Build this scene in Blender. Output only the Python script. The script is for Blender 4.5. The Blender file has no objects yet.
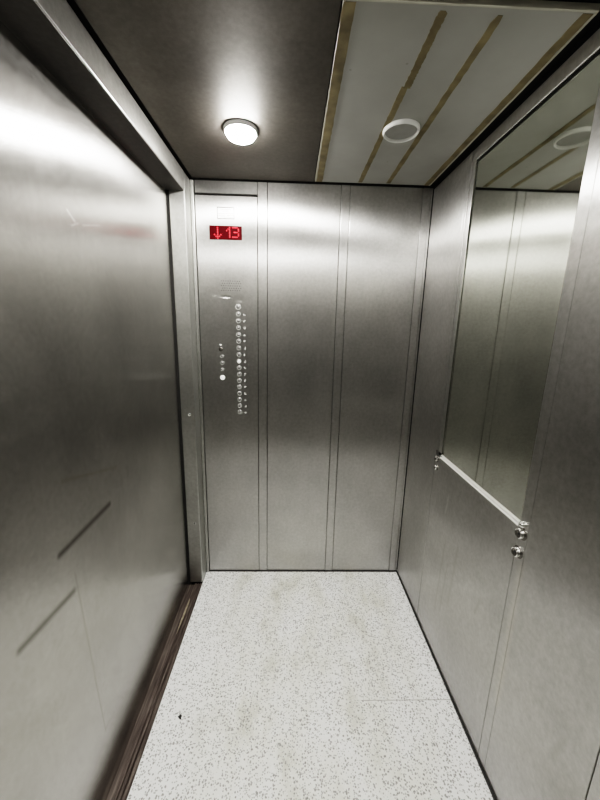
import bpy, bmesh, math, random
from mathutils import Vector, Matrix
random.seed(4)
sc = bpy.context.scene
COL = sc.collection

# ------------------------------------------------------------------ dimensions (metres)
XR = 1.174            # right wall face
H = 2.15              # ceiling face
YR = -2.12            # rear wall face (behind the camera)
XD = -0.107           # door face, recessed behind the jamb line X = 0
YD = -1.42            # rear end of the door opening
HZ = 2.061            # underside of door header

# ------------------------------------------------------------------ helpers
def new_mat(name):
    m = bpy.data.materials.new(name); m.use_nodes = True
    nt = m.node_tree; b = nt.nodes['Principled BSDF']
    return m, nt, b

def N(nt, t, **kw):
    n = nt.nodes.new(t)
    for k, v in kw.items():
        if k in n.inputs.keys(): n.inputs[k].default_value = v
        else: setattr(n, k, v)
    return n

def ramp(nt, stops):
    r = nt.nodes.new('ShaderNodeValToRGB')
    e = r.color_ramp.elements
    while len(e) < len(stops): e.new(0.5)
    for i, (p, c) in enumerate(stops):
        e[i].position = p; e[i].color = (c[0], c[1], c[2], 1)
    return r

def mapping(nt, scale, loc=(0, 0, 0), rot=(0, 0, 0)):
    tc = nt.nodes.new('ShaderNodeTexCoord')
    mp = nt.nodes.new('ShaderNodeMapping')
    mp.inputs['Scale'].default_value = scale
    mp.inputs['Location'].default_value = loc
    mp.inputs['Rotation'].default_value = rot
    nt.links.new(tc.outputs['Object'], mp.inputs['Vector'])
    return mp

def steel(name, tangent, base=(0.55, 0.543, 0.53), rough=0.31, aniso=1.0, wear=1.0, brush_axis=2,
          bump=0.15, marks=(), dents=(), mottle=0.14, haze=0.09, mask=(1, 1, 1), rvar=0.10):
    """brushed, worn stainless steel sheet"""
    m, nt, b = new_mat(name); L = nt.links.new
    b.inputs['Metallic'].default_value = 1.0
    # cloudy wear
    n1 = N(nt, 'ShaderNodeTexNoise', Scale=3.2, Detail=6.0, Roughness=0.6)
    L(mapping(nt, (1, 1, 0.8)).outputs[0], n1.inputs['Vector'])
    n2 = N(nt, 'ShaderNodeTexNoise', Scale=65.0, Detail=4.0, Roughness=0.7)
    L(mapping(nt, (1, 1, 1)).outputs[0], n2.inputs['Vector'])
    # fine brushing along the vertical (or given) axis
    s = [110, 110, 110]; s[brush_axis] = 12
    n3 = N(nt, 'ShaderNodeTexNoise', Scale=1.0, Detail=3.0, Roughness=0.6)
    L(mapping(nt, tuple(s)).outputs[0], n3.inputs['Vector'])
    k = mottle
    r1 = ramp(nt, [(0.30, [c * (1 - k * wear) for c in base]), (0.68, [min(1, c * (1 + k * wear)) for c in base])])
    L(n1.outputs['Fac'], r1.inputs['Fac'])
    r2 = ramp(nt, [(0.30, (0.78, 0.78, 0.77)), (0.75, (1, 1, 1))])
    L(n2.outputs['Fac'], r2.inputs['Fac'])
    mx = N(nt, 'ShaderNodeMix', data_type='RGBA', blend_type='MULTIPLY')
    mx.inputs[0].default_value = 1.0
    L(r1.outputs[0], mx.inputs[6]); L(r2.outputs[0], mx.inputs[7])
    r3 = ramp(nt, [(0.3, (0.96, 0.96, 0.96)), (0.7, (1, 1, 1))])
    L(n3.outputs['Fac'], r3.inputs['Fac'])
    mx2 = N(nt, 'ShaderNodeMix', data_type='RGBA', blend_type='MULTIPLY')
    mx2.inputs[0].default_value = 1.0
    L(mx.outputs[2], mx2.inputs[6]); L(r3.outputs[0], mx2.inputs[7])
    col = mx2.outputs[2]
    # smears / scratches: line marks (p0, p1, width, colour, strength) in the object frame
    geo = nt.nodes.new('ShaderNodeTexCoord').outputs['Object']
    gm = N(nt, 'ShaderNodeVectorMath', operation='MULTIPLY'); L(geo, gm.inputs[0]); gm.inputs[1].default_value = mask
    for (p0, p1, wd, c, st) in marks:
        p0 = Vector([a_ * b_ for a_, b_ in zip(p0, mask)]); p1 = Vector([a_ * b_ for a_, b_ in zip(p1, mask)]); d = p1 - p0; ln = d.length; d.normalize()
        sub = N(nt, 'ShaderNodeVectorMath', operation='SUBTRACT'); L(gm.outputs[0], sub.inputs[0]); sub.inputs[1].default_value = p0
        dot = N(nt, 'ShaderNodeVectorMath', operation='DOT_PRODUCT'); L(sub.outputs[0], dot.inputs[0]); dot.inputs[1].default_value = d
        cl = N(nt, 'ShaderNodeClamp', Min=0.0, Max=ln); L(dot.outputs['Value'], cl.inputs['Value'])
        sc_ = N(nt, 'ShaderNodeVectorMath', operation='SCALE'); sc_.inputs[0].default_value = d; L(cl.outputs[0], sc_.inputs['Scale'])
        dd = N(nt, 'ShaderNodeVectorMath', operation='DISTANCE'); L(sub.outputs[0], dd.inputs[0]); L(sc_.outputs[0], dd.inputs[1])
        mr = N(nt, 'ShaderNodeMapRange'); mr.inputs['From Min'].default_value = 0; mr.inputs['From Max'].default_value = wd
        mr.inputs['To Min'].default_value = st; mr.inputs['To Max'].default_value = 0
        L(dd.outputs['Value'], mr.inputs['Value'])
        mu = N(nt, 'ShaderNodeMath', operation='MULTIPLY'); L(mr.outputs[0], mu.inputs[0]); L(r2.outputs[0], mu.inputs[1])
        mm = N(nt, 'ShaderNodeMix', data_type='RGBA'); L(mu.outputs[0], mm.inputs[0]); L(col, mm.inputs[6])
        mm.inputs[7].default_value = (*c, 1); col = mm.outputs[2]
    L(col, b.inputs['Base Color'])
    # roughness variation
    ma = N(nt, 'ShaderNodeMapRange'); ma.inputs['From Min'].default_value = 0.3; ma.inputs['From Max'].default_value = 0.7
    ma.inputs['To Min'].default_value = rough * 0.96; ma.inputs['To Max'].default_value = rough * (1 + rvar)
    L(n1.outputs['Fac'], ma.inputs['Value']); L(ma.outputs[0], b.inputs['Roughness'])
    b.inputs['Anisotropic'].default_value = aniso
    if tangent:
        cv = nt.nodes.new('ShaderNodeCombineXYZ')
        for i in range(3): cv.inputs[i].default_value = tangent[i]
        L(cv.outputs[0], b.inputs['Tangent'])
    # bump: sheet undulation + grain
    nb = N(nt, 'ShaderNodeTexNoise', Scale=2.4, Detail=2.0)
    L(mapping(nt, (1, 1, 0.7), (3, 1, 2)).outputs[0], nb.inputs['Vector'])
    bp = N(nt, 'ShaderNodeBump', Strength=bump, Distance=0.02); L(nb.outputs['Fac'], bp.inputs['Height'])
    bp2 = N(nt, 'ShaderNodeBump', Strength=0.06, Distance=0.003); L(n2.outputs['Fac'], bp2.inputs['Height'])
    L(bp.outputs[0], bp2.inputs['Normal'])
    last = bp2
    for (p, scl, dist, st) in dents:
        su = N(nt, 'ShaderNodeVectorMath', operation='SUBTRACT'); L(geo, su.inputs[0]); su.inputs[1].default_value = p
        mu = N(nt, 'ShaderNodeVectorMath', operation='MULTIPLY'); L(su.outputs[0], mu.inputs[0]); mu.inputs[1].default_value = scl
        le = N(nt, 'ShaderNodeVectorMath', operation='LENGTH'); L(mu.outputs[0], le.inputs[0])
        mr = N(nt, 'ShaderNodeMapRange', interpolation_type='SMOOTHSTEP'); L(le.outputs['Value'], mr.inputs['Value'])
        b3 = N(nt, 'ShaderNodeBump', Strength=st, Distance=dist); L(mr.outputs[0], b3.inputs['Height']); L(last.outputs[0], b3.inputs['Normal'])
        last = b3
    L(last.outputs[0], b.inputs['Normal'])
    # a share of the surface is scoured and scatters light widely
    b2 = nt.nodes.new('ShaderNodeBsdfPrincipled'); b2.inputs['Metallic'].default_value = 1.0; b2.inputs['Roughness'].default_value = 0.62
    L(col, b2.inputs['Base Color']); L(last.outputs[0], b2.inputs['Normal'])
    ms = nt.nodes.new('ShaderNodeMixShader'); hz = N(nt, 'ShaderNodeMapRange')
    hz.inputs['From Min'].default_value = 0.3; hz.inputs['From Max'].default_value = 0.7
    hz.inputs['To Min'].default_value = haze * 0.7; hz.inputs['To Max'].default_value = haze * 1.3
    L(n2.outputs['Fac'], hz.inputs['Value']); L(hz.outputs[0], ms.inputs[0]); L(b.outputs[0], ms.inputs[1]); L(b2.outputs[0], ms.inputs[2])
    L(ms.outputs[0], nt.nodes['Material Output'].inputs['Surface'])
    return m

def plain(name, c, rough=0.6, metal=0.0, var=0.15, scale=30.0, emit=None, es=0.0, bump=0.0, spec=0.5):
    m, nt, b = new_mat(name); L = nt.links.new
    b.inputs['Specular IOR Level'].default_value = spec
    n = N(nt, 'ShaderNodeTexNoise', Scale=scale, Detail=4.0)
    L(mapping(nt, (1, 1, 1)).outputs[0], n.inputs['Vector'])
    r = ramp(nt, [(0.3, [x * (1 - var) for x in c]), (0.7, [min(1, x * (1 + var)) for x in c])])
    L(n.outputs['Fac'], r.inputs['Fac']); L(r.outputs[0], b.inputs['Base Color'])
    b.inputs['Roughness'].default_value = rough; b.inputs['Metallic'].default_value = metal
    if emit:
        b.inputs['Emission Color'].default_value = (*emit, 1); b.inputs['Emission Strength'].default_value = es
    if bump:
        bp = N(nt, 'ShaderNodeBump', Strength=bump, Distance=0.002); L(n.outputs['Fac'], bp.inputs['Height']); L(bp.outputs[0], b.inputs['Normal'])
    return m

def bm_box(bm, x0, x1, y0, y1, z0, z1, bev=0.0, seg=2):
    r = bmesh.ops.create_cube(bm, size=1.0)
    vs = r['verts']
    for v in vs:
        v.co.x = x0 + (v.co.x + .5) * (x1 - x0); v.co.y = y0 + (v.co.y + .5) * (y1 - y0); v.co.z = z0 + (v.co.z + .5) * (z1 - z0)
    if bev > 0:
        es = list({e for v in vs for e in v.link_edges})
        bmesh.ops.bevel(bm, geom=es, offset=bev, segments=seg, profile=0.5, affect='EDGES')

def bm_lathe(bm, prof, M, n=40, cap=True):
    """prof: (radius, height) list turned about local Z, placed by matrix M"""
    rings = []
    for (r, h) in prof:
        if r < 1e-6:
            rings.append([bm.verts.new(M @ Vector((0, 0, h)))])
        else:
            rings.append([bm.verts.new(M @ Vector((r * math.cos(2 * math.pi * i / n), r * math.sin(2 * math.pi * i / n), h))) for i in range(n)])
    for a, b in zip(rings, rings[1:]):
        for i in range(n):
            j = (i + 1) % n
            q = [a[i % len(a)], a[j % len(a)], b[j % len(b)], b[i % len(b)]]
            q = list(dict.fromkeys(q))
            if len(q) > 2: bm.faces.new(q)

def link(name, bm, mat, parent=None, smooth=False, origin=None):
    me = bpy.data.meshes.new(name)
    bmesh.ops.recalc_face_normals(bm, faces=bm.faces)
    bm.to_mesh(me); bm.free()
    me.materials.append(mat)
    if smooth:
        for p in me.polygons: p.use_smooth = True
        try: me.set_sharp_from_angle(angle=math.radians(40))
        except Exception: pass
    o = bpy.data.objects.new(name, me); COL.objects.link(o)
    if parent: o.parent = parent
    return o

def box(name, x0, x1, y0, y1, z0, z1, mat, parent=None, bev=0.0015, seg=2):
    bm = bmesh.new(); bm_box(bm, x0, x1, y0, y1, z0, z1, bev, seg)
    return link(name, bm, mat, parent)

def struct(o): o['kind'] = 'structure'; return o
def tag(o, label, cat, group=None):
    o['label'] = label; o['category'] = cat
    if group: o['group'] = group
    return o
def empty(name, loc=(0, 0, 0)):
    o = bpy.data.objects.new(name, None); o.empty_display_size = 0.05; o.location = loc; COL.objects.link(o); return o

# ------------------------------------------------------------------ materials
DIRT = (0.16, 0.15, 0.13)
M_back = steel('brushed_steel_back_wall', (1, 0, 0))
M_side = steel('brushed_steel_side_wall', (0, 1, 0), marks=[
    ((XR, -0.62, 0.62), (XR, -0.60, 0.34), 0.012, (0.36, 0.35, 0.32), 0.5),
    ((XR, -0.52, 0.58), (XR, -0.50, 0.20), 0.010, (0.36, 0.35, 0.32), 0.5),
    ((XR, -0.56, 0.50), (XR, -0.545, 0.25), 0.008, (0.34, 0.33, 0.30), 0.5),
    ((XR, -0.80, 0.55), (XR, -0.78, 0.47), 0.010, (0.34, 0.33, 0.30), 0.45),
    ((XR, -0.50, 0.78), (XR, -0.49, 0.70), 0.010, (0.7, 0.7, 0.67), 0.5),
    ((XR, -0.955, 0.30), (XR, -0.95, 0.80), 0.02, (0.66, 0.62, 0.55), 0.35),
    ((XR, -1.18, 0.50), (XR, -1.16, 0.42), 0.014, (0.34, 0.33, 0.30), 0.4)])
M_door = steel('brushed_steel_door', (0, 1, 0), base=(0.52, 0.51, 0.49), rough=0.25, aniso=0.93, rvar=0.04, mask=(0, 1, 1), marks=[
    ((XD, -1.012, 0.880), (XD, -0.765, 0.884), 0.014, (0.08, 0.075, 0.065), 0.95),
    ((XD, -1.170, 0.765), (XD, -0.985, 0.748), 0.014, (0.09, 0.085, 0.07), 0.85),
    ((XD, -0.970, 0.79), (XD, -0.955, 0.21), 0.006, (0.30, 0.29, 0.26), 0.6),
    ((XD, -0.955, 0.21), (XD, -0.90, 0.20), 0.006, (0.30, 0.29, 0.26), 0.6),
    ((XD, -0.96, 1.06), (XD, -0.70, 0.985), 0.010, (0.36, 0.34, 0.28), 0.5),
    ((XD, -0.80, 1.755), (XD, -0.775, 1.735), 0.006, (0.85, 0.85, 0.83), 0.8),
    ((XD, -0.79, 1.72), (XD, -0.76, 1.735), 0.004, (0.85, 0.85, 0.83), 0.7),
    ((XD, -0.74, 1.735), (XD, -0.66, 1.757), 0.004, (0.8, 0.8, 0.78), 0.6)])
M_panelc = steel('brushed_steel_control_panel', (1, 0, 0), rough=0.32, aniso=1.0, dents=[
    ((0.157, 0.0, 1.613), (28, 0, 90), 0.002, 0.5),
    ((0.12, 0.0, 1.63), (20, 0, 34), 0.001, 0.4),
    ((0.225, 0.0, 1.60), (24, 0, 50), 0.001, 0.4)])
M_trim = steel('brushed_steel_trim', (0, 1, 0), base=(0.52, 0.515, 0.49), rough=0.33, aniso=0.7)
M_jamb = steel('brushed_steel_jamb', (1, 0, 0), base=(0.50, 0.50, 0.48), rough=0.38, aniso=0.6)
M_headu = M_trim
M_ceil = steel('dark_steel_ceiling', (1, 0, 0), base=(0.135, 0.125, 0.112), rough=0.50, aniso=0.1, brush_axis=1, mottle=0.2)
M_dark = plain('black_gap', (0.012, 0.011, 0.010), rough=0.9)
M_seal = plain('black_sealant', (0.02, 0.019, 0.018), rough=0.7)
M_chrome = plain('polished_chrome', (0.82, 0.82, 0.80), rough=0.12, metal=1.0, var=0.04)
M_boltd = plain('dark_steel_cap', (0.20, 0.19, 0.175), rough=0.35, metal=1.0, var=0.3, scale=80)  # dark metal; on bolt caps, a dark reflection put into the colour
M_white_plastic = plain('white_lamp_plastic', (0.62, 0.62, 0.60), rough=0.4, var=0.05)
M_lens_off = plain('frosted_lens_off', (0.27, 0.27, 0.255), rough=0.35, var=0.06)
M_lens_on = plain('frosted_lens_lit', (0.9, 0.9, 0.9), rough=0.4, emit=(1.0, 0.975, 0.935), es=600.0)
M_glue = plain('brown_glue_residue', (0.145, 0.12, 0.064), rough=0.8, var=0.35, scale=22, bump=0.4)
M_led_back = plain('dark_red_display_window', (0.03, 0.002, 0.003), rough=0.35, emit=(0.55, 0.0, 0.015), es=0.085, spec=0.03)
M_led = plain('red_led', (0.8, 0.05, 0.05), rough=0.4, emit=(1.0, 0.035, 0.06), es=1.2, spec=0.03)
M_engrave = plain('engraved_grey', (0.03, 0.03, 0.03), rough=0.9, spec=0.05)
M_hole = plain('dark_hole', (0.03, 0.03, 0.03), rough=0.8)
M_button = plain('pale_button_ring', (0.48, 0.48, 0.46), rough=0.35, metal=0.5, var=0.05)
M_button_face = plain('worn_button_face', (0.30, 0.30, 0.29), rough=0.35, metal=0.8, var=0.1)
M_button_white = plain('white_button_face', (0.9, 0.9, 0.88), rough=0.4, var=0.02, emit=(1, 1, 0.96), es=0.35)
M_mark = plain('pale_printed_mark', (0.75, 0.75, 0.72), rough=0.5, var=0.03)

# white ceiling panel
def mat_white_panel():
    m, nt, b = new_mat('stained_white_panel'); L = nt.links.new
    n = N(nt, 'ShaderNodeTexNoise', Scale=5.0, Detail=5.0)
    L(mapping(nt, (1, 1, 1)).outputs[0], n.inputs['Vector'])
    r = ramp(nt, [(0.3, (0.25, 0.25, 0.230)), (0.7, (0.305, 0.305, 0.285))])
    L(n.outputs['Fac'], r.inputs['Fac'])
    v = N(nt, 'ShaderNodeTexVoronoi', Scale=9.0)
    L(mapping(nt, (1, 1, 1)).outputs[0], v.inputs['Vector'])
    r2 = ramp(nt, [(0.0, (0.35, 0.33, 0.28)), (0.045, (1, 1, 1))]); L(v.outputs['Distance'], r2.inputs['Fac'])
    mx = N(nt, 'ShaderNodeMix', data_type='RGBA', blend_type='MULTIPLY'); mx.inputs[0].default_value = 0.8
    L(r.outputs[0], mx.inputs[6]); L(r2.outputs[0], mx.inputs[7]); L(mx.outputs[2], b.inputs['Base Color'])
    b.inputs['Roughness'].default_value = 0.45
    return m
M_wp = mat_white_panel()
M_wedge = plain('pale_panel_edge', (0.36, 0.35, 0.29), rough=0.5, var=0.08)

def mat_floor():
    m, nt, b = new_mat('speckled_vinyl_floor'); L = nt.links.new
    big = N(nt, 'ShaderNodeTexNoise', Scale=4.0, Detail=4.0, Roughness=0.6)
    L(mapping(nt, (1.6, 0.8, 1)).outputs[0], big.inputs['Vector'])
    rb = ramp(nt, [(0.35, (0.84, 0.845, 0.84)), (0.55, (0.77, 0.77, 0.725)), (0.70, (0.54, 0.535, 0.455))])
    L(big.outputs['Fac'], rb.inputs['Fac'])
    # clean border beside the right wall and along the door
    tc = nt.nodes.new('ShaderNodeTexCoord'); sx = nt.nodes.new('ShaderNodeSeparateXYZ'); L(tc.outputs['Object'], sx.inputs[0])
    mr = N(nt, 'ShaderNodeMapRange'); mr.inputs['From Min'].default_value = 1.02; mr.inputs['From Max'].default_value = 1.10
    L(sx.outputs['X'], mr.inputs['Value'])
    ml = N(nt, 'ShaderNodeMapRange'); ml.inputs['From Min'].default_value = 0.30; ml.inputs['From Max'].default_value = 0.05
    L(sx.outputs['X'], ml.inputs['Value'])
    mxx = N(nt, 'ShaderNodeMath', operation='MAXIMUM'); L(mr.outputs[0], mxx.inputs[0]); L(ml.outputs[0], mxx.inputs[1])
    cl = N(nt, 'ShaderNodeMix', data_type='RGBA'); L(mxx.outputs[0], cl.inputs[0]); L(rb.outputs[0], cl.inputs[6]); cl.inputs[7].default_value = (0.86, 0.865, 0.86, 1)
    col = cl.outputs[2]
    for (s, d0, d1, c, amt) in ((100, 0.26, 0.40, (0.17, 0.17, 0.16), .85), (170, 0.32, 0.48, (0.26, 0.26, 0.245), .85), (75, 0.17, 0.29, (0.14, 0.14, 0.13), .8), (50, 0.08, 0.15, (0.06, 0.06, 0.06), .75)):
        v = N(nt, 'ShaderNodeTexVoronoi', Scale=float(s)); v.inputs['Randomness'].default_value = 1.0
        L(mapping(nt, (1, 1, 1), (s * .37, s * .11, 0)).outputs[0], v.inputs['Vector'])
        r = ramp(nt, [(d0, (1, 1, 1)), (d1, (0, 0, 0))]); L(v.outputs['Distance'], r.inputs['Fac'])
        sp = nt.nodes.new('ShaderNodeSeparateColor'); L(v.outputs['Color'], sp.inputs[0])
        gt = N(nt, 'ShaderNodeMath', operation='GREATER_THAN'); L(sp.outputs[0], gt.inputs[0]); gt.inputs[1].default_value = 0.55
        mu = N(nt, 'ShaderNodeMath', operation='MULTIPLY'); L(r.outputs[0], mu.inputs[0]); L(gt.outputs[0], mu.inputs[1])
        mu2 = N(nt, 'ShaderNodeMath', operation='MULTIPLY'); L(mu.outputs[0], mu2.inputs[0]); mu2.inputs[1].default_value = amt
        mx = N(nt, 'ShaderNodeMix', data_type='RGBA'); L(mu2.outputs[0], mx.inputs[0]); L(col, mx.inputs[6]); mx.inputs[7].default_value = (*c, 1)
        col = mx.outputs[2]
    # lighter flecks
    v = N(nt, 'ShaderNodeTexVoronoi', Scale=120.0); L(mapping(nt, (1, 1, 1), (5, 7, 0)).outputs[0], v.inputs['Vector'])
    r = ramp(nt, [(0.15, (1, 1, 1)), (0.3, (0, 0, 0))]); L(v.outputs['Distance'], r.inputs['Fac'])
    mf = N(nt, 'ShaderNodeMath', operation='MULTIPLY'); L(r.outputs[0], mf.inputs[0]); mf.inputs[1].default_value = .5
    mx = N(nt, 'ShaderNodeMix', data_type='RGBA'); L(mf.outputs[0], mx.inputs[0]); L(col, mx.inputs[6]); mx.inputs[7].default_value = (0.93, 0.94, 0.94, 1)
    L(mx.outputs[2], b.inputs['Base Color'])
    b.inputs['Roughness'].default_value = 0.5
    return m
M_floor = mat_floor()

def mat_sill():
    m, nt, b = new_mat('worn_brown_sill'); L = nt.links.new
    n = N(nt, 'ShaderNodeTexNoise', Scale=1.0, Detail=6.0)
    L(mapping(nt, (120, 9, 20)).outputs[0], n.inputs['Vector'])
    r = ramp(nt, [(0.3, (0.035, 0.026, 0.022)), (0.55, (0.10, 0.08, 0.07)), (0.8, (0.22, 0.19, 0.165))])
    L(n.outputs['Fac'], r.inputs['Fac']); L(r.outputs[0], b.inputs['Base Color'])
    b.inputs['Roughness'].default_value = 0.55; b.inputs['Metallic'].default_value = 0.4
    return m
M_sill = mat_sill()

# ------------------------------------------------------------------ floor
floor = struct(box('floor', 0.0, XR + 0.02, YR - 0.02, 0.02, -0.03, 0.0, M_floor, bev=0))
# joint between two pieces of the covering
box('floor_seam', 0.80, XR - 0.008, -0.7305, -0.7285, -0.001, 0.0006, plain('seam_grey', (0.30, 0.30, 0.27), 0.8), floor, bev=0)
# sealant lines
struct(box('baseboard_back', 0.0, XR, -0.006, 0.004, 0.0, 0.007, M_seal, bev=0.001))
struct(box('baseboard_right', XR - 0.007, XR + 0.004, YR, -0.006, 0.0, 0.007, M_seal, bev=0.001))

# ------------------------------------------------------------------ back wall (Y = 0)
wb = struct(box('wall_back', -0.12, XR + 0.06, 0.014, 0.05, -0.03, 2.2, M_dark, bev=0))
T = 0.0135
STRIPS_B = [(0.3205, 0.3665), (0.7255, 0.7680), (1.1235, 1.1600)]
G = 0.0022
def wpanel(name, a, b, z0=0.005, z1=2.144):
    return box(name, a, b, 0.0, T, z0, z1, M_back, wb, bev=0.0022)
wpanel('wall_panel', 0.3665 + G, 0.7255 - G)
wpanel('wall_panel', 0.7680 + G, 1.1235 - G)
wpanel('wall_panel', 1.1600 + G, XR - 0.002)
wpanel('wall_panel', 0.020, 0.3205 - G, 2.0885, 2.144)
for a, b in STRIPS_B:
    box('cover_strip', a, b, -0.0015, T, 0.005, 2.144, M_back, wb, bev=0.002)

# ------------------------------------------------------------------ right wall (X = XR)
wr = struct(box('wall_right', XR + 0.016, XR + 0.05, YR - 0.02, 0.05, -0.03, 2.2, M_dark, bev=0))
def rpanel(name, y0, y1, z0=0.005, z1=2.138, out=0.0):
    return box(name, XR - out, XR + 0.0155, y0, y1, z0, z1, M_side, wr, bev=0.002)
MY0, MY1 = -0.3935, -0.9155      # mirror span in Y
MZ0, MZ1 = 0.925, 2.089
rpanel('wall_panel', -0.3375 + G, -0.003)                              # corner panel
rpanel('cover_strip', MY0 + 0.032, -0.3375 - 0.0005, 0.93, 2.138, 0.0015)
rpanel('cover_strip', MY0 + 0.003, MY0 + 0.0300, 0.93, 2.138, 0.0)
rpanel('wall_panel', MY1 + 0.0005, MY0 - 0.0005 + 0.001, MZ1 + 0.0045, 2.138)   # fascia over the mirror
rpanel('wall_panel', -0.915, -0.3375 - G, 0.005, 0.9055)                 # below the mirror
rpanel('cover_strip', -0.954, -0.915 - G, 0.005, 2.138, 0.0004)
rpanel('wall_panel', -1.2500, -0.954 - 0.0004)
rpanel('cover_strip', -1.292, -1.2500 - G * 1.6, 0.005, 2.138, 0.0015)
rpanel('wall_panel', -1.74, -1.292 - G)
rpanel('wall_panel', YR, -1.74 - G)

# mirror
mir = empty('wall_mirror', (XR, (MY0 + MY1) / 2, MZ0))
tag(mir, 'tall frameless mirror set into the steel right wall above a bright rail', 'mirror')
def child(o, root): o.parent = root; o.matrix_parent_inverse = Matrix.Translation(-Vector(root.location)); return o
def mat_mirror():
    m, nt, b = new_mat('aged_mirror_glass'); L = nt.links.new
    n = N(nt, 'ShaderNodeTexNoise', Scale=6.0, Detail=4.0); L(mapping(nt, (1, 1, 1)).outputs[0], n.inputs['Vector'])
    r = ramp(nt, [(0.3, (0.80, 0.82, 0.75)), (0.7, (0.88, 0.90, 0.83))]); L(n.outputs['Fac'], r.inputs['Fac']); L(r.outputs[0], b.inputs['Base Color'])
    b.inputs['Metallic'].default_value = 1.0
    r2 = ramp(nt, [(0.4, (0.02, 0.02, 0.02)), (0.8, (0.07, 0.07, 0.07))]); L(n.outputs['Fac'], r2.inputs['Fac']); L(r2.outputs[0], b.inputs['Roughness'])
    return m
child(box('mirror_glass', XR + 0.004, XR + 0.014, MY1 + 0.003, MY0 - 0.0075, MZ0, MZ1 - 0.006, mat_mirror(), None, bev=0.0008), mir)
bm = bmesh.new()
bm_box(bm, XR - 0.0005, XR + 0.006, MY0 - 0.0022, MY0 - 0.0004, MZ0, MZ1 + 0.002, 0.0004, 1)
bm_box(bm, XR - 0.0005, XR + 0.006, MY1 + 0.0010, MY0 - 0.0004, MZ1 + 0.0022, MZ1 + 0.0040, 0.0004, 1)
child(link('edge_trim', bm, M_chrome), mir)
bm = bmesh.new()
bm_box(bm, XR - 0.004, XR + 0.012, MY1 + 0.002, MY0 + 0.004, 0.9085, 0.9128, 0.0012, 2)
bm_box(bm, XR - 0.0015, XR + 0.012, MY1 + 0.002, MY0 + 0.004, 0.9198, 0.9218, 0.0006, 2)
M_rail = plain('bright_aluminium_rail', (0.93, 0.93, 0.89), rough=0.3, metal=0.3, var=0.05)
child(link('bottom_rail', bm, M_rail), mir)

# leftover handrail bolts beside the mirror rail
def bolt(y, z, r, dep, label):
    root = empty('wall_bolt', (XR, y, z))
    tag(root, label, 'bolt')
    Mx = Matrix.Translation((0, 0, 0)) @ Matrix.Rotation(-math.pi / 2, 4, 'Y')   # local +Z -> -X
    bm = bmesh.new(); bm_lathe(bm, [(0.0, -0.001), (r * 1.32, -0.001), (r * 1.32, 0.0012), (r * 1.22, 0.0028), (r * 0.7, 0.003)], Mx, 32)
    w = link('washer', bm, M_boltd, root, True)
    bm = bmesh.new(); bm_lathe(bm, [(r * 0.80, 0.002), (r, 0.0035), (r * 1.02, dep * .6), (r * 0.98, dep * 0.9), (r * 0.86, dep), (r * 0.74, dep * .97)], Mx, 32)
    c = link('rim', bm, M_chrome, root, True)
    bm = bmesh.new(); bm_lathe(bm, [(r * 0.76, dep * .90), (r * 0.55, dep * .80), (r * 0.30, dep * .78), (0.0, dep * .78)], Mx, 32)
    link('cap', bm, M_boltd, root, True)
    bm = bmesh.new(); bm_lathe(bm, [(r * .26, dep * .7), (r * .26, dep * .86), (r * .18, dep * .92), (0, dep * .92)], Mx, 6)
    link('hex_socket', bm, M_hole, root)
bolt(-0.9330, 0.8970, 0.0150, 0.014, 'upper of two large round bolts at the near end of the mirror rail')
bolt(-0.9310, 0.8350, 0.0145, 0.014, 'lower of two large round bolts at the near end of the mirror rail')
bolt(-0.3620, 0.8950, 0.0115, 0.012, 'upper of two round bolts at the far end of the mirror rail near the corner')
bolt(-0.3650, 0.8530, 0.0105, 0.012, 'lower of two round bolts at the far end of the mirror rail near the corner')
bm = bmesh.new(); bm_lathe(bm, [(0.0, 0.0155), (0.004, 0.015), (0.0085, 0.011), (0.0105, 0.005), (0.0105, 0.0)], Matrix.Rotation(-math.pi / 2, 4, 'Y'), 28)
o = link('rail_end_cap', bm, M_chrome, None, True); o.location = (XR, -0.9345, 0.9260)
tag(o, 'small shiny domed cap at the near end of the mirror rail, above the big bolts', 'cap')

# ------------------------------------------------------------------ rear wall, behind the camera
M_rear = steel('shaded_steel_rear_wall', (1, 0, 0), base=(0.36, 0.355, 0.34))  # steel colour darkened to stand in for shade around the camera
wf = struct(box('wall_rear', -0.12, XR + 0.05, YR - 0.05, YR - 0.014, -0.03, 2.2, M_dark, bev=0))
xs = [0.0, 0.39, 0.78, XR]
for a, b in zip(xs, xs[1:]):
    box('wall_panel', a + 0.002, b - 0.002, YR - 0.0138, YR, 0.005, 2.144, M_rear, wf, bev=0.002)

# ------------------------------------------------------------------ left side: jamb, header, sill, door
wl = struct(box('wall_left', -0.20, -0.165, YR - 0.05, 0.05, -0.06, 2.2, M_dark, bev=0))
box('wall_panel', -0.06, 0.0, YR, YD - 0.1 - 0.003, 0.003, 2.144, M_side, wl, bev=0.002)
jf = struct(box('trim_1', -0.072, 0.0, -0.0965, -0.0005, 0.004, 2.142, M_jamb, bev=0.004, seg=3))
box('edge_bead', 0.0005, 0.0165, -0.0110, 0.0125, 0.006, 2.142, M_jamb, jf, bev=0.003)
jr = struct(box('trim_2', -0.150, 0.0, YD - 0.1, YD - 0.002, 0.004, 2.142, M_jamb, bev=0.004, seg=3))
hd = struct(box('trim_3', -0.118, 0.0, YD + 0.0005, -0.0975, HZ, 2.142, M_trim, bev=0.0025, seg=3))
box('header_underside', -0.1175, -0.0035, YD + 0.002, -0.0980, HZ - 0.0012, HZ + 0.003, steel('shadowed_header_underside', (0, 1, 0), base=(0.13, 0.125, 0.12), rough=0.4, aniso=0.5), hd, bev=0.0005)  # thin dark sheet: shade below the header put into its colour
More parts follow.
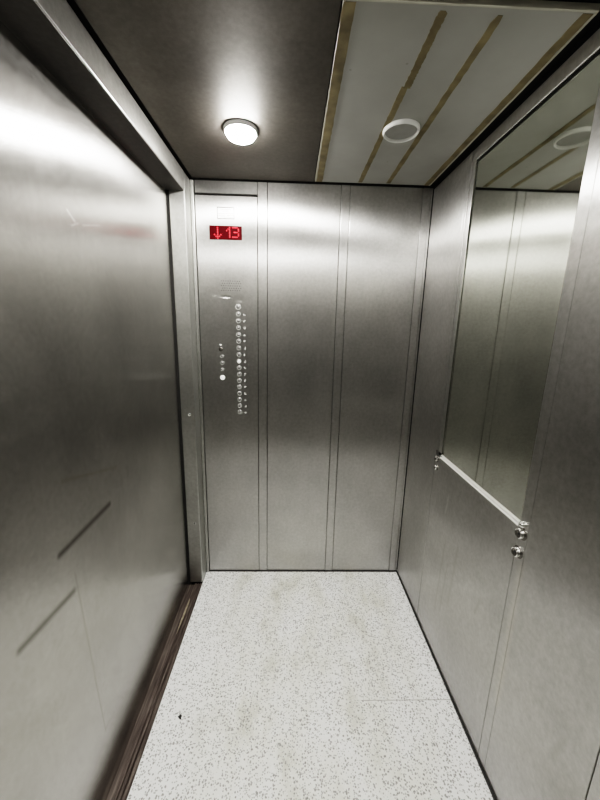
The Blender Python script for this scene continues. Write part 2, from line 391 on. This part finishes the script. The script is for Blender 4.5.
for (z, nm) in ((1.012, 'screw'), (0.386, 'screw')):
    Ms = Matrix.Translation((-0.030, -0.0965, z)) @ Matrix.Rotation(math.pi / 2, 4, 'X')
    bm = bmesh.new(); bm_lathe(bm, [(0.0068, 0.0), (0.0066, 0.0012), (0.0050, 0.0020), (0.0035, 0.0012)], Ms, 20)
    s_ = link('screw', bm, M_chrome, jf, True)
    bm = bmesh.new(); bm_lathe(bm, [(0.0036, 0.0013), (0.0, 0.0010)], Ms, 20)
    link('screw_recess', bm, M_hole, s_)
# sill: ribbed threshold
bm = bmesh.new()
prof = [(-0.003, -0.001), (-0.006, 0.0015), (-0.013, 0.0015), (-0.0145, -0.006), (-0.0185, -0.006), (-0.020, 0.0), (-0.027, 0.0), (-0.0285, -0.006), (-0.0325, -0.006),
        (-0.034, -0.0005), (-0.042, -0.0005), (-0.0455, -0.006), (-0.0465, -0.028), (-0.003, -0.028)]
rings = [[bm.verts.new((x, y, z)) for (x, z) in prof] for y in (YD + 0.001, -0.099)]
n = len(prof)
for i in range(n): bm.faces.new([rings[0][i], rings[0][(i + 1) % n], rings[1][(i + 1) % n], rings[1][i]])
bm.faces.new(rings[0]); bm.faces.new(rings[1][::-1])
sill = struct(link('trim_4', bm, M_sill))
# worn golden patch at the far end of the sill
bm = bmesh.new()
pts = [(-0.040, -0.43), (-0.044, -0.36), (-0.043, -0.27), (-0.040, -0.21), (-0.036, -0.24), (-0.034, -0.30), (-0.0365, -0.38)]
a = [bm.verts.new((x, y, 0.0018)) for x, y in pts]; b_ = [bm.verts.new((x, y, -0.002)) for x, y in pts]
bm.faces.new(a); bm.faces.new(b_[::-1])
for i in range(len(pts)): bm.faces.new([a[i], a[(i + 1) % len(pts)], b_[(i + 1) % len(pts)], b_[i]])
link('worn_patch', bm, plain('worn_golden_metal', (0.36, 0.31, 0.23), 0.5, 0.5, 0.4, 60), sill)
struct(box('trim_5', -0.165, -0.0475, YD, -0.097, -0.06, -0.012, M_sill, bev=0))    # dark bottom of the running gap

dr = empty('door_1', (XD, (YD - 0.1) / 2, 0)); struct(dr)
leaf = box('door_leaf', XD - 0.03, XD, YD - 0.0, -0.1040, -0.012, 2.100, M_door, None, bev=0.002)
for v in leaf.data.vertices:      # the hung leaf is slightly out of plumb
    ty = (-v.co.y - 0.11) / 0.85; tz = v.co.z / 2.06
    v.co.x += ((-0.0830 * (1 - ty) - 0.068 * ty) * (1 - tz) + (-0.0825 * (1 - ty) - 0.105 * ty) * tz) - XD
child(leaf, dr)
struct(box('trim_6', -0.165, -0.0725, -0.095, 0.02, -0.03, 2.2, M_dark, bev=0))

# ------------------------------------------------------------------ control panel on the back wall
cp = empty('elevator_control_panel', (0.168, 0.0, 1.0))
tag(cp, 'tall stainless control panel with red floor display and columns of round buttons', 'control panel')
def cchild(o): return child(o, cp)
cchild(box('faceplate', 0.0195, 0.3180, -0.0010, 0.0130, 0.006, 2.0800, M_panelc, None, bev=0.002))
FY = -0.0010   # face of the plate
# display
disp = cchild(box('floor_display', 0.0832, 0.2425, FY - 0.0018, FY + 0.002, 1.8825, 1.9465, M_led_back, None, bev=0.0012))
def dots(name, rows, xc, zc, px, pz, d):
    bm = bmesh.new(); nr = len(rows); nc = len(rows[0])
    for r, row in enumerate(rows):
        for c, ch in enumerate(row):
            if ch == '#':
                x = xc + (c - (nc - 1) / 2) * px; z = zc + ((nr - 1) / 2 - r) * pz
                bm_box(bm, x - d / 2, x + d / 2, FY - 0.0026, FY - 0.0017, z - d / 2, z + d / 2, 0.0003, 1)
    o = cchild(link(name, bm, M_led)); o.parent = disp; o.matrix_parent_inverse = Matrix.Identity(4)
    return o
def subdots(*a):
    o = dots(*a)
    # disp carries its geometry in world coordinates under an offset inverse, so cancel nothing here
    return o
dots('arrow_symbol', ['..#..', '..#..', '..#..', '..#..', '#.#.#', '.###.', '..#..'], 0.1240, 1.9130, 0.0078, 0.0079, 0.0054)
dots('digit', ['..#', '.##', '#.#', '..#', '..#', '..#', '..#'], 0.1755, 1.9170, 0.0072, 0.0072, 0.0050)
dots('digit', ['####.', '....#', '....#', '.###.', '....#', '....#', '####.'], 0.2120, 1.9170, 0.0068, 0.0072, 0.0050)
# notice plate: engraved border and rows of small unreadable lettering
bm = bmesh.new()
x0, x1, z0, z1 = 0.1225, 0.2075, 1.9765, 2.0305; t = 0.0042
for (a, b, c, d) in ((x0, x1, z0, z0 + t), (x0, x1, z1 - t, z1), (x0, x0 + t, z0 + t, z1 - t), (x1 - t, x1, z0 + t, z1 - t)):
    bm_box(bm, a, b, FY - 0.0006, FY + 0.0005, c, d)
plate = cchild(link('notice_border', bm, M_engrave))
bm = bmesh.new()
for (zz, a, b) in ((2.0190, 0.142, 0.190), (2.0115, 0.150, 0.180), (2.0010, 0.128, 0.202), (1.9930, 0.128, 0.160), (1.9930, 0.170, 0.202), (1.9855, 0.140, 0.200)):
    x = a
    while x < b:
        w = random.uniform(0.002, 0.005)
        bm_box(bm, x, min(b, x + w), FY - 0.0005, FY + 0.0005, zz - 0.0018, zz + 0.0018)
        x += w + 0.0016
o = link('notice_lettering', bm, plain('faint_engraving', (0.06, 0.06, 0.06), 0.9, spec=0.05)); cchild(o)
# speaker perforations
bm = bmesh.new()
for r in range(5):
    for c in range(9):
        x = 0.135 + c * 0.0115 + (r % 2) * 0.0057; z = 1.690 - r * 0.0115
        Mh = Matrix.Translation((x, FY, z)) @ Matrix.Rotation(math.pi / 2, 4, 'X')
        bm_lathe(bm, [(0.0021, -0.0005), (0.0021, 0.0003), (0.0, 0.0003)], Mh, 8)
cchild(link('speaker_holes', bm, plain('speaker_hole_grey', (0.06, 0.06, 0.06), 0.9, spec=0.05)))
# buttons
def button(x, z, r, face, ring=M_button):
    Mb = Matrix.Translation((x, FY, z)) @ Matrix.Rotation(math.pi / 2, 4, 'X')
    bm = bmesh.new(); bm_lathe(bm, [(r, -0.0005), (r, 0.0022), (r * .92, 0.0032), (r * .74, 0.0032), (r * .68, 0.0015)], Mb, 24)
    ro = link('button', bm, ring, None, True); cchild(ro)
    bm = bmesh.new(); bm_lathe(bm, [(r * .66, 0.0), (r * .64, 0.0024), (r * .5, 0.0032), (0, 0.0034)], Mb, 24)
    fo = link('button_face', bm, face, None, True); fo.parent = ro
    return ro
zs = [1.564 - i * 0.0348 for i in range(17)]
for i, z in enumerate(zs):
    f = M_button_white if i == 8 else M_button_face
    button(0.2180, z, 0.0125 if i else 0.0150, f)
for i, z in enumerate(zs[1:]):
    bm = bmesh.new()
    k = [(0, 1), (0, 0), (1, 1), (1, 0), (0, .5)]
    for (a, b) in random.sample(k, 3):
        bm_box(bm, 0.2445 + a * 0.0055, 0.2485 + a * 0.0055, FY - 0.0008, FY + 0.0004, z - 0.006 + b * 0.0075, z - 0.002 + b * 0.0075)
    cchild(link('button_mark', bm, M_mark))
button(0.1285, 1.2400, 0.0095, M_button_face); button(0.1295, 1.2750, 0.0105, M_button_face); button(0.1290, 1.3100, 0.0095, M_button_face)
Mb = Matrix.Translation((0.1235, FY, 1.3480)) @ Matrix.Rotation(math.pi / 2, 4, 'X')
bm = bmesh.new(); bm_lathe(bm, [(0.0115, -0.0005), (0.0115, 0.002), (0.009, 0.003), (0.0, 0.003)], Mb, 24)
ks = link('key_switch', bm, M_boltd, None, True); cchild(ks)
bm = bmesh.new(); bm_box(bm, 0.1222, 0.1248, FY - 0.0036, FY - 0.0028, 1.342, 1.354); link('key_slot', bm, M_hole, ks)
bm = bmesh.new()
v = [bm.verts.new((0.1150 + a * 0.016, FY - d, 1.3640 + b * 0.010)) for d in (-0.0005, 0.001) for a, b in ((0, 1), (1, 1), (.5, 0))]
bm.faces.new(v[:3]); bm.faces.new(v[3:][::-1])
for i in range(3): bm.faces.new([v[i], v[(i + 1) % 3], v[3 + (i + 1) % 3], v[3 + i]])
cchild(link('triangle_mark', bm, M_mark))
button(0.1285, 1.1970, 0.0125, M_button_white, M_button_white)

# ------------------------------------------------------------------ ceiling
ce = struct(box('ceiling', -0.12, XR + 0.05, YR - 0.05, 0.05, H + 0.020, H + 0.05, M_dark, bev=0))
box('steel_sheet', 0.010, 0.5900, YR + 0.006, -0.006, H, H + 0.018, M_ceil, ce, bev=0.0015)
STR = [(0.6010, 0.6290), (0.7990, 0.8190), (0.9340, 0.9540), (1.1190, 1.1420)]
def white_panel(y0, y1, label, full):
    root = empty('ceiling_panel', (0.87, (y0 + y1) / 2, H))
    tag(root, label, 'panel', None)
    def c(o): return child(o, root)
    c(box('panel_board', 0.5990, 1.1500, y0, y1, H, H + 0.012, M_wp, None, bev=0.001))
    bm = bmesh.new()
    bm_box(bm, 0.5935, 0.5988, y0, y1, H - 0.001, H + 0.014, 0.0008, 1)
    bm_box(bm, 0.5935, 1.1500, y0 - 0.0052, y0 - 0.0003, H - 0.001, H + 0.014, 0.0008, 1)
    bm_box(bm, 1.1440, 1.1500, y0, y1, H - 0.0012, H + 0.0005, 0.0003, 1)
    c(link('panel_edge', bm, M_wedge))
    for i, (a, b) in enumerate(STR):
        ya, yb = (y1 - 0.002, y0 + 0.002) if i in (0, 3) or not full else (y1 - 0.012, y0 + 0.008 + 0.004 * i)
        segs = [(ya, yb)]
        if full and i == 1: segs = [(ya, -0.660), (-0.655, yb)]
        bm = bmesh.new()
        for si, (s0, s1) in enumerate(segs):
            nn = 44; L_, R_ = [], []
            off = 0.007 if (full and i == 1 and si == 1) else 0
            slant = -0.008 if i in (0,) else 0.0
            for j in range(nn + 1):
                tt = j / nn; y = s0 + (s1 - s0) * tt
                taper = 0.55 if (full and i in (1, 2) and tt > .985 and si == len(segs) - 1) else 1
                mid = (a + b) / 2 + off + slant * (-y); hw = (b - a) / 2 * taper
                L_.append((mid - hw + random.uniform(-.0012, .0012), y)); R_.append((mid + hw + random.uniform(-.0012, .0012), y))
            top = [[bm.verts.new((x, y, H + 0.0005)) for x, y in S] for S in (L_, R_)]
            bot = [[bm.verts.new((x, y, H - 0.0012)) for x, y in S] for S in (L_, R_)]
            for j in range(nn):
                bm.faces.new([bot[0][j], bot[0][j + 1], bot[1][j + 1], bot[1][j]])
                bm.faces.new([top[0][j], top[0][j + 1], bot[0][j + 1], bot[0][j]])
                bm.faces.new([top[1][j], top[1][j + 1], bot[1][j + 1], bot[1][j]])
            for e in (0, nn): bm.faces.new([top[0][e], top[1][e], bot[1][e], bot[0][e]])
        c(link('glue_stripe', bm, M_glue))
    return root
white_panel(-0.906, -0.010, 'off-white ceiling panel with brown glue stripes around the unlit lamp', True)
white_panel(-2.105, -0.935, 'rear off-white ceiling panel barely showing at the top right edge of the photo', False)

# ------------------------------------------------------------------ ceiling lights
def lamp(x, y, r, lit, label):
    root = empty('ceiling_light', (x, y, H)); tag(root, label, 'lamp')
    D = Matrix.Rotation(math.pi, 4, 'X')      # local +Z points down
    bm = bmesh.new()
    bm_lathe(bm, [(r * 1.0, -0.002), (r * 1.0, 0.006), (r * 0.97, 0.0105), (r * 0.93, 0.0125), (r * 0.89, 0.0115), (r * 0.87, 0.007), (r * 0.86, 0.0035)], D, 56)
    ring = link('lamp_ring', bm, M_white_plastic, root, True)
    bm = bmesh.new()
    if lit: bm_lathe(bm, [(r * .86, 0.004), (r * .86, 0.016), (r * .78, 0.024), (r * .55, 0.029), (r * .25, 0.0315), (0, 0.032)], D, 40)
    else: bm_lathe(bm, [(r * .865, 0.0040), (r * .6, 0.0052), (r * .3, 0.0058), (0, 0.006)], D, 40)
    link('lens', bm, M_lens_on if lit else M_lens_off, root, True)
    return root
lamp(0.302, -0.415, 0.060, True, 'glowing round ceiling lamp in the dark steel ceiling above the control panel')
lamp(0.866, -0.452, 0.063, False, 'unlit white ring lamp on the stained off-white ceiling panel')
lamp(0.302, -1.640, 0.060, True, 'glowing round ceiling lamp at the rear, seen only as reflections')

# ------------------------------------------------------------------ debris on the floor
bm = bmesh.new()
ring = [(0.000, 0.010), (0.006, 0.007), (0.0075, 0.0), (0.004, -0.005), (0.003, -0.011), (-0.002, -0.008), (-0.005, -0.002), (-0.0075, 0.004), (-0.003, 0.006)]
lo = [bm.verts.new((x, y, 0.0)) for x, y in ring]; up = [bm.verts.new((x * .8, y * .8, 0.0022 + 0.0012 * math.sin(i * 2.1))) for i, (x, y) in enumerate(ring)]
c0 = bm.verts.new((0, 0, 0.0042))
for i in range(9):
    j = (i + 1) % 9
    bm.faces.new([lo[i], lo[j], up[j], up[i]]); bm.faces.new([up[i], up[j], c0])
bm.faces.new(lo[::-1])
o = link('dirt_crumb', bm, plain('black_crumb', (0.02, 0.018, 0.016), 0.8, bump=.3)); o.location = (0.092, -0.781, 0.0002); o.rotation_euler.z = 0.4
tag(o, 'small black crumb of dirt on the speckled floor near the door sill', 'crumb')

# ------------------------------------------------------------------ camera
cam = bpy.data.cameras.new('camera'); co = bpy.data.objects.new('camera', cam); COL.objects.link(co)
cam.sensor_fit = 'HORIZONTAL'; cam.sensor_width = 36.0; cam.lens = 331.4 / 600 * 36.0; cam.clip_start = 0.01
r = Vector((0.99946119, -0.02422122, 0.0221511)); u = Vector((-0.01652638, 0.21172887, 0.9771887)); w = Vector((0.02835873, 0.97702826, -0.2112145))
M = Matrix((( r.x, u.x, -w.x, 0.49525), (r.y, u.y, -w.y, -1.77491), (r.z, u.z, -w.z, 1.4640), (0, 0, 0, 1)))
co.matrix_world = M
sc.camera = co

# ------------------------------------------------------------------ world and look
wd = bpy.data.worlds.new('world'); sc.world = wd; wd.use_nodes = True
wd.node_tree.nodes['Background'].inputs[0].default_value = (0.6, 0.6, 0.6, 1); wd.node_tree.nodes['Background'].inputs[1].default_value = 0.0
sc.view_settings.view_transform = 'Filmic'; sc.view_settings.look = 'High Contrast'; sc.view_settings.exposure = 0.0; sc.view_settings.gamma = 1.0
sc.cycles.use_denoising = True
sc.cycles.max_bounces = 16; sc.cycles.glossy_bounces = 12; sc.cycles.diffuse_bounces = 6
sc.cycles.sample_clamp_indirect = 6.0
sc.cycles.caustics_reflective = True
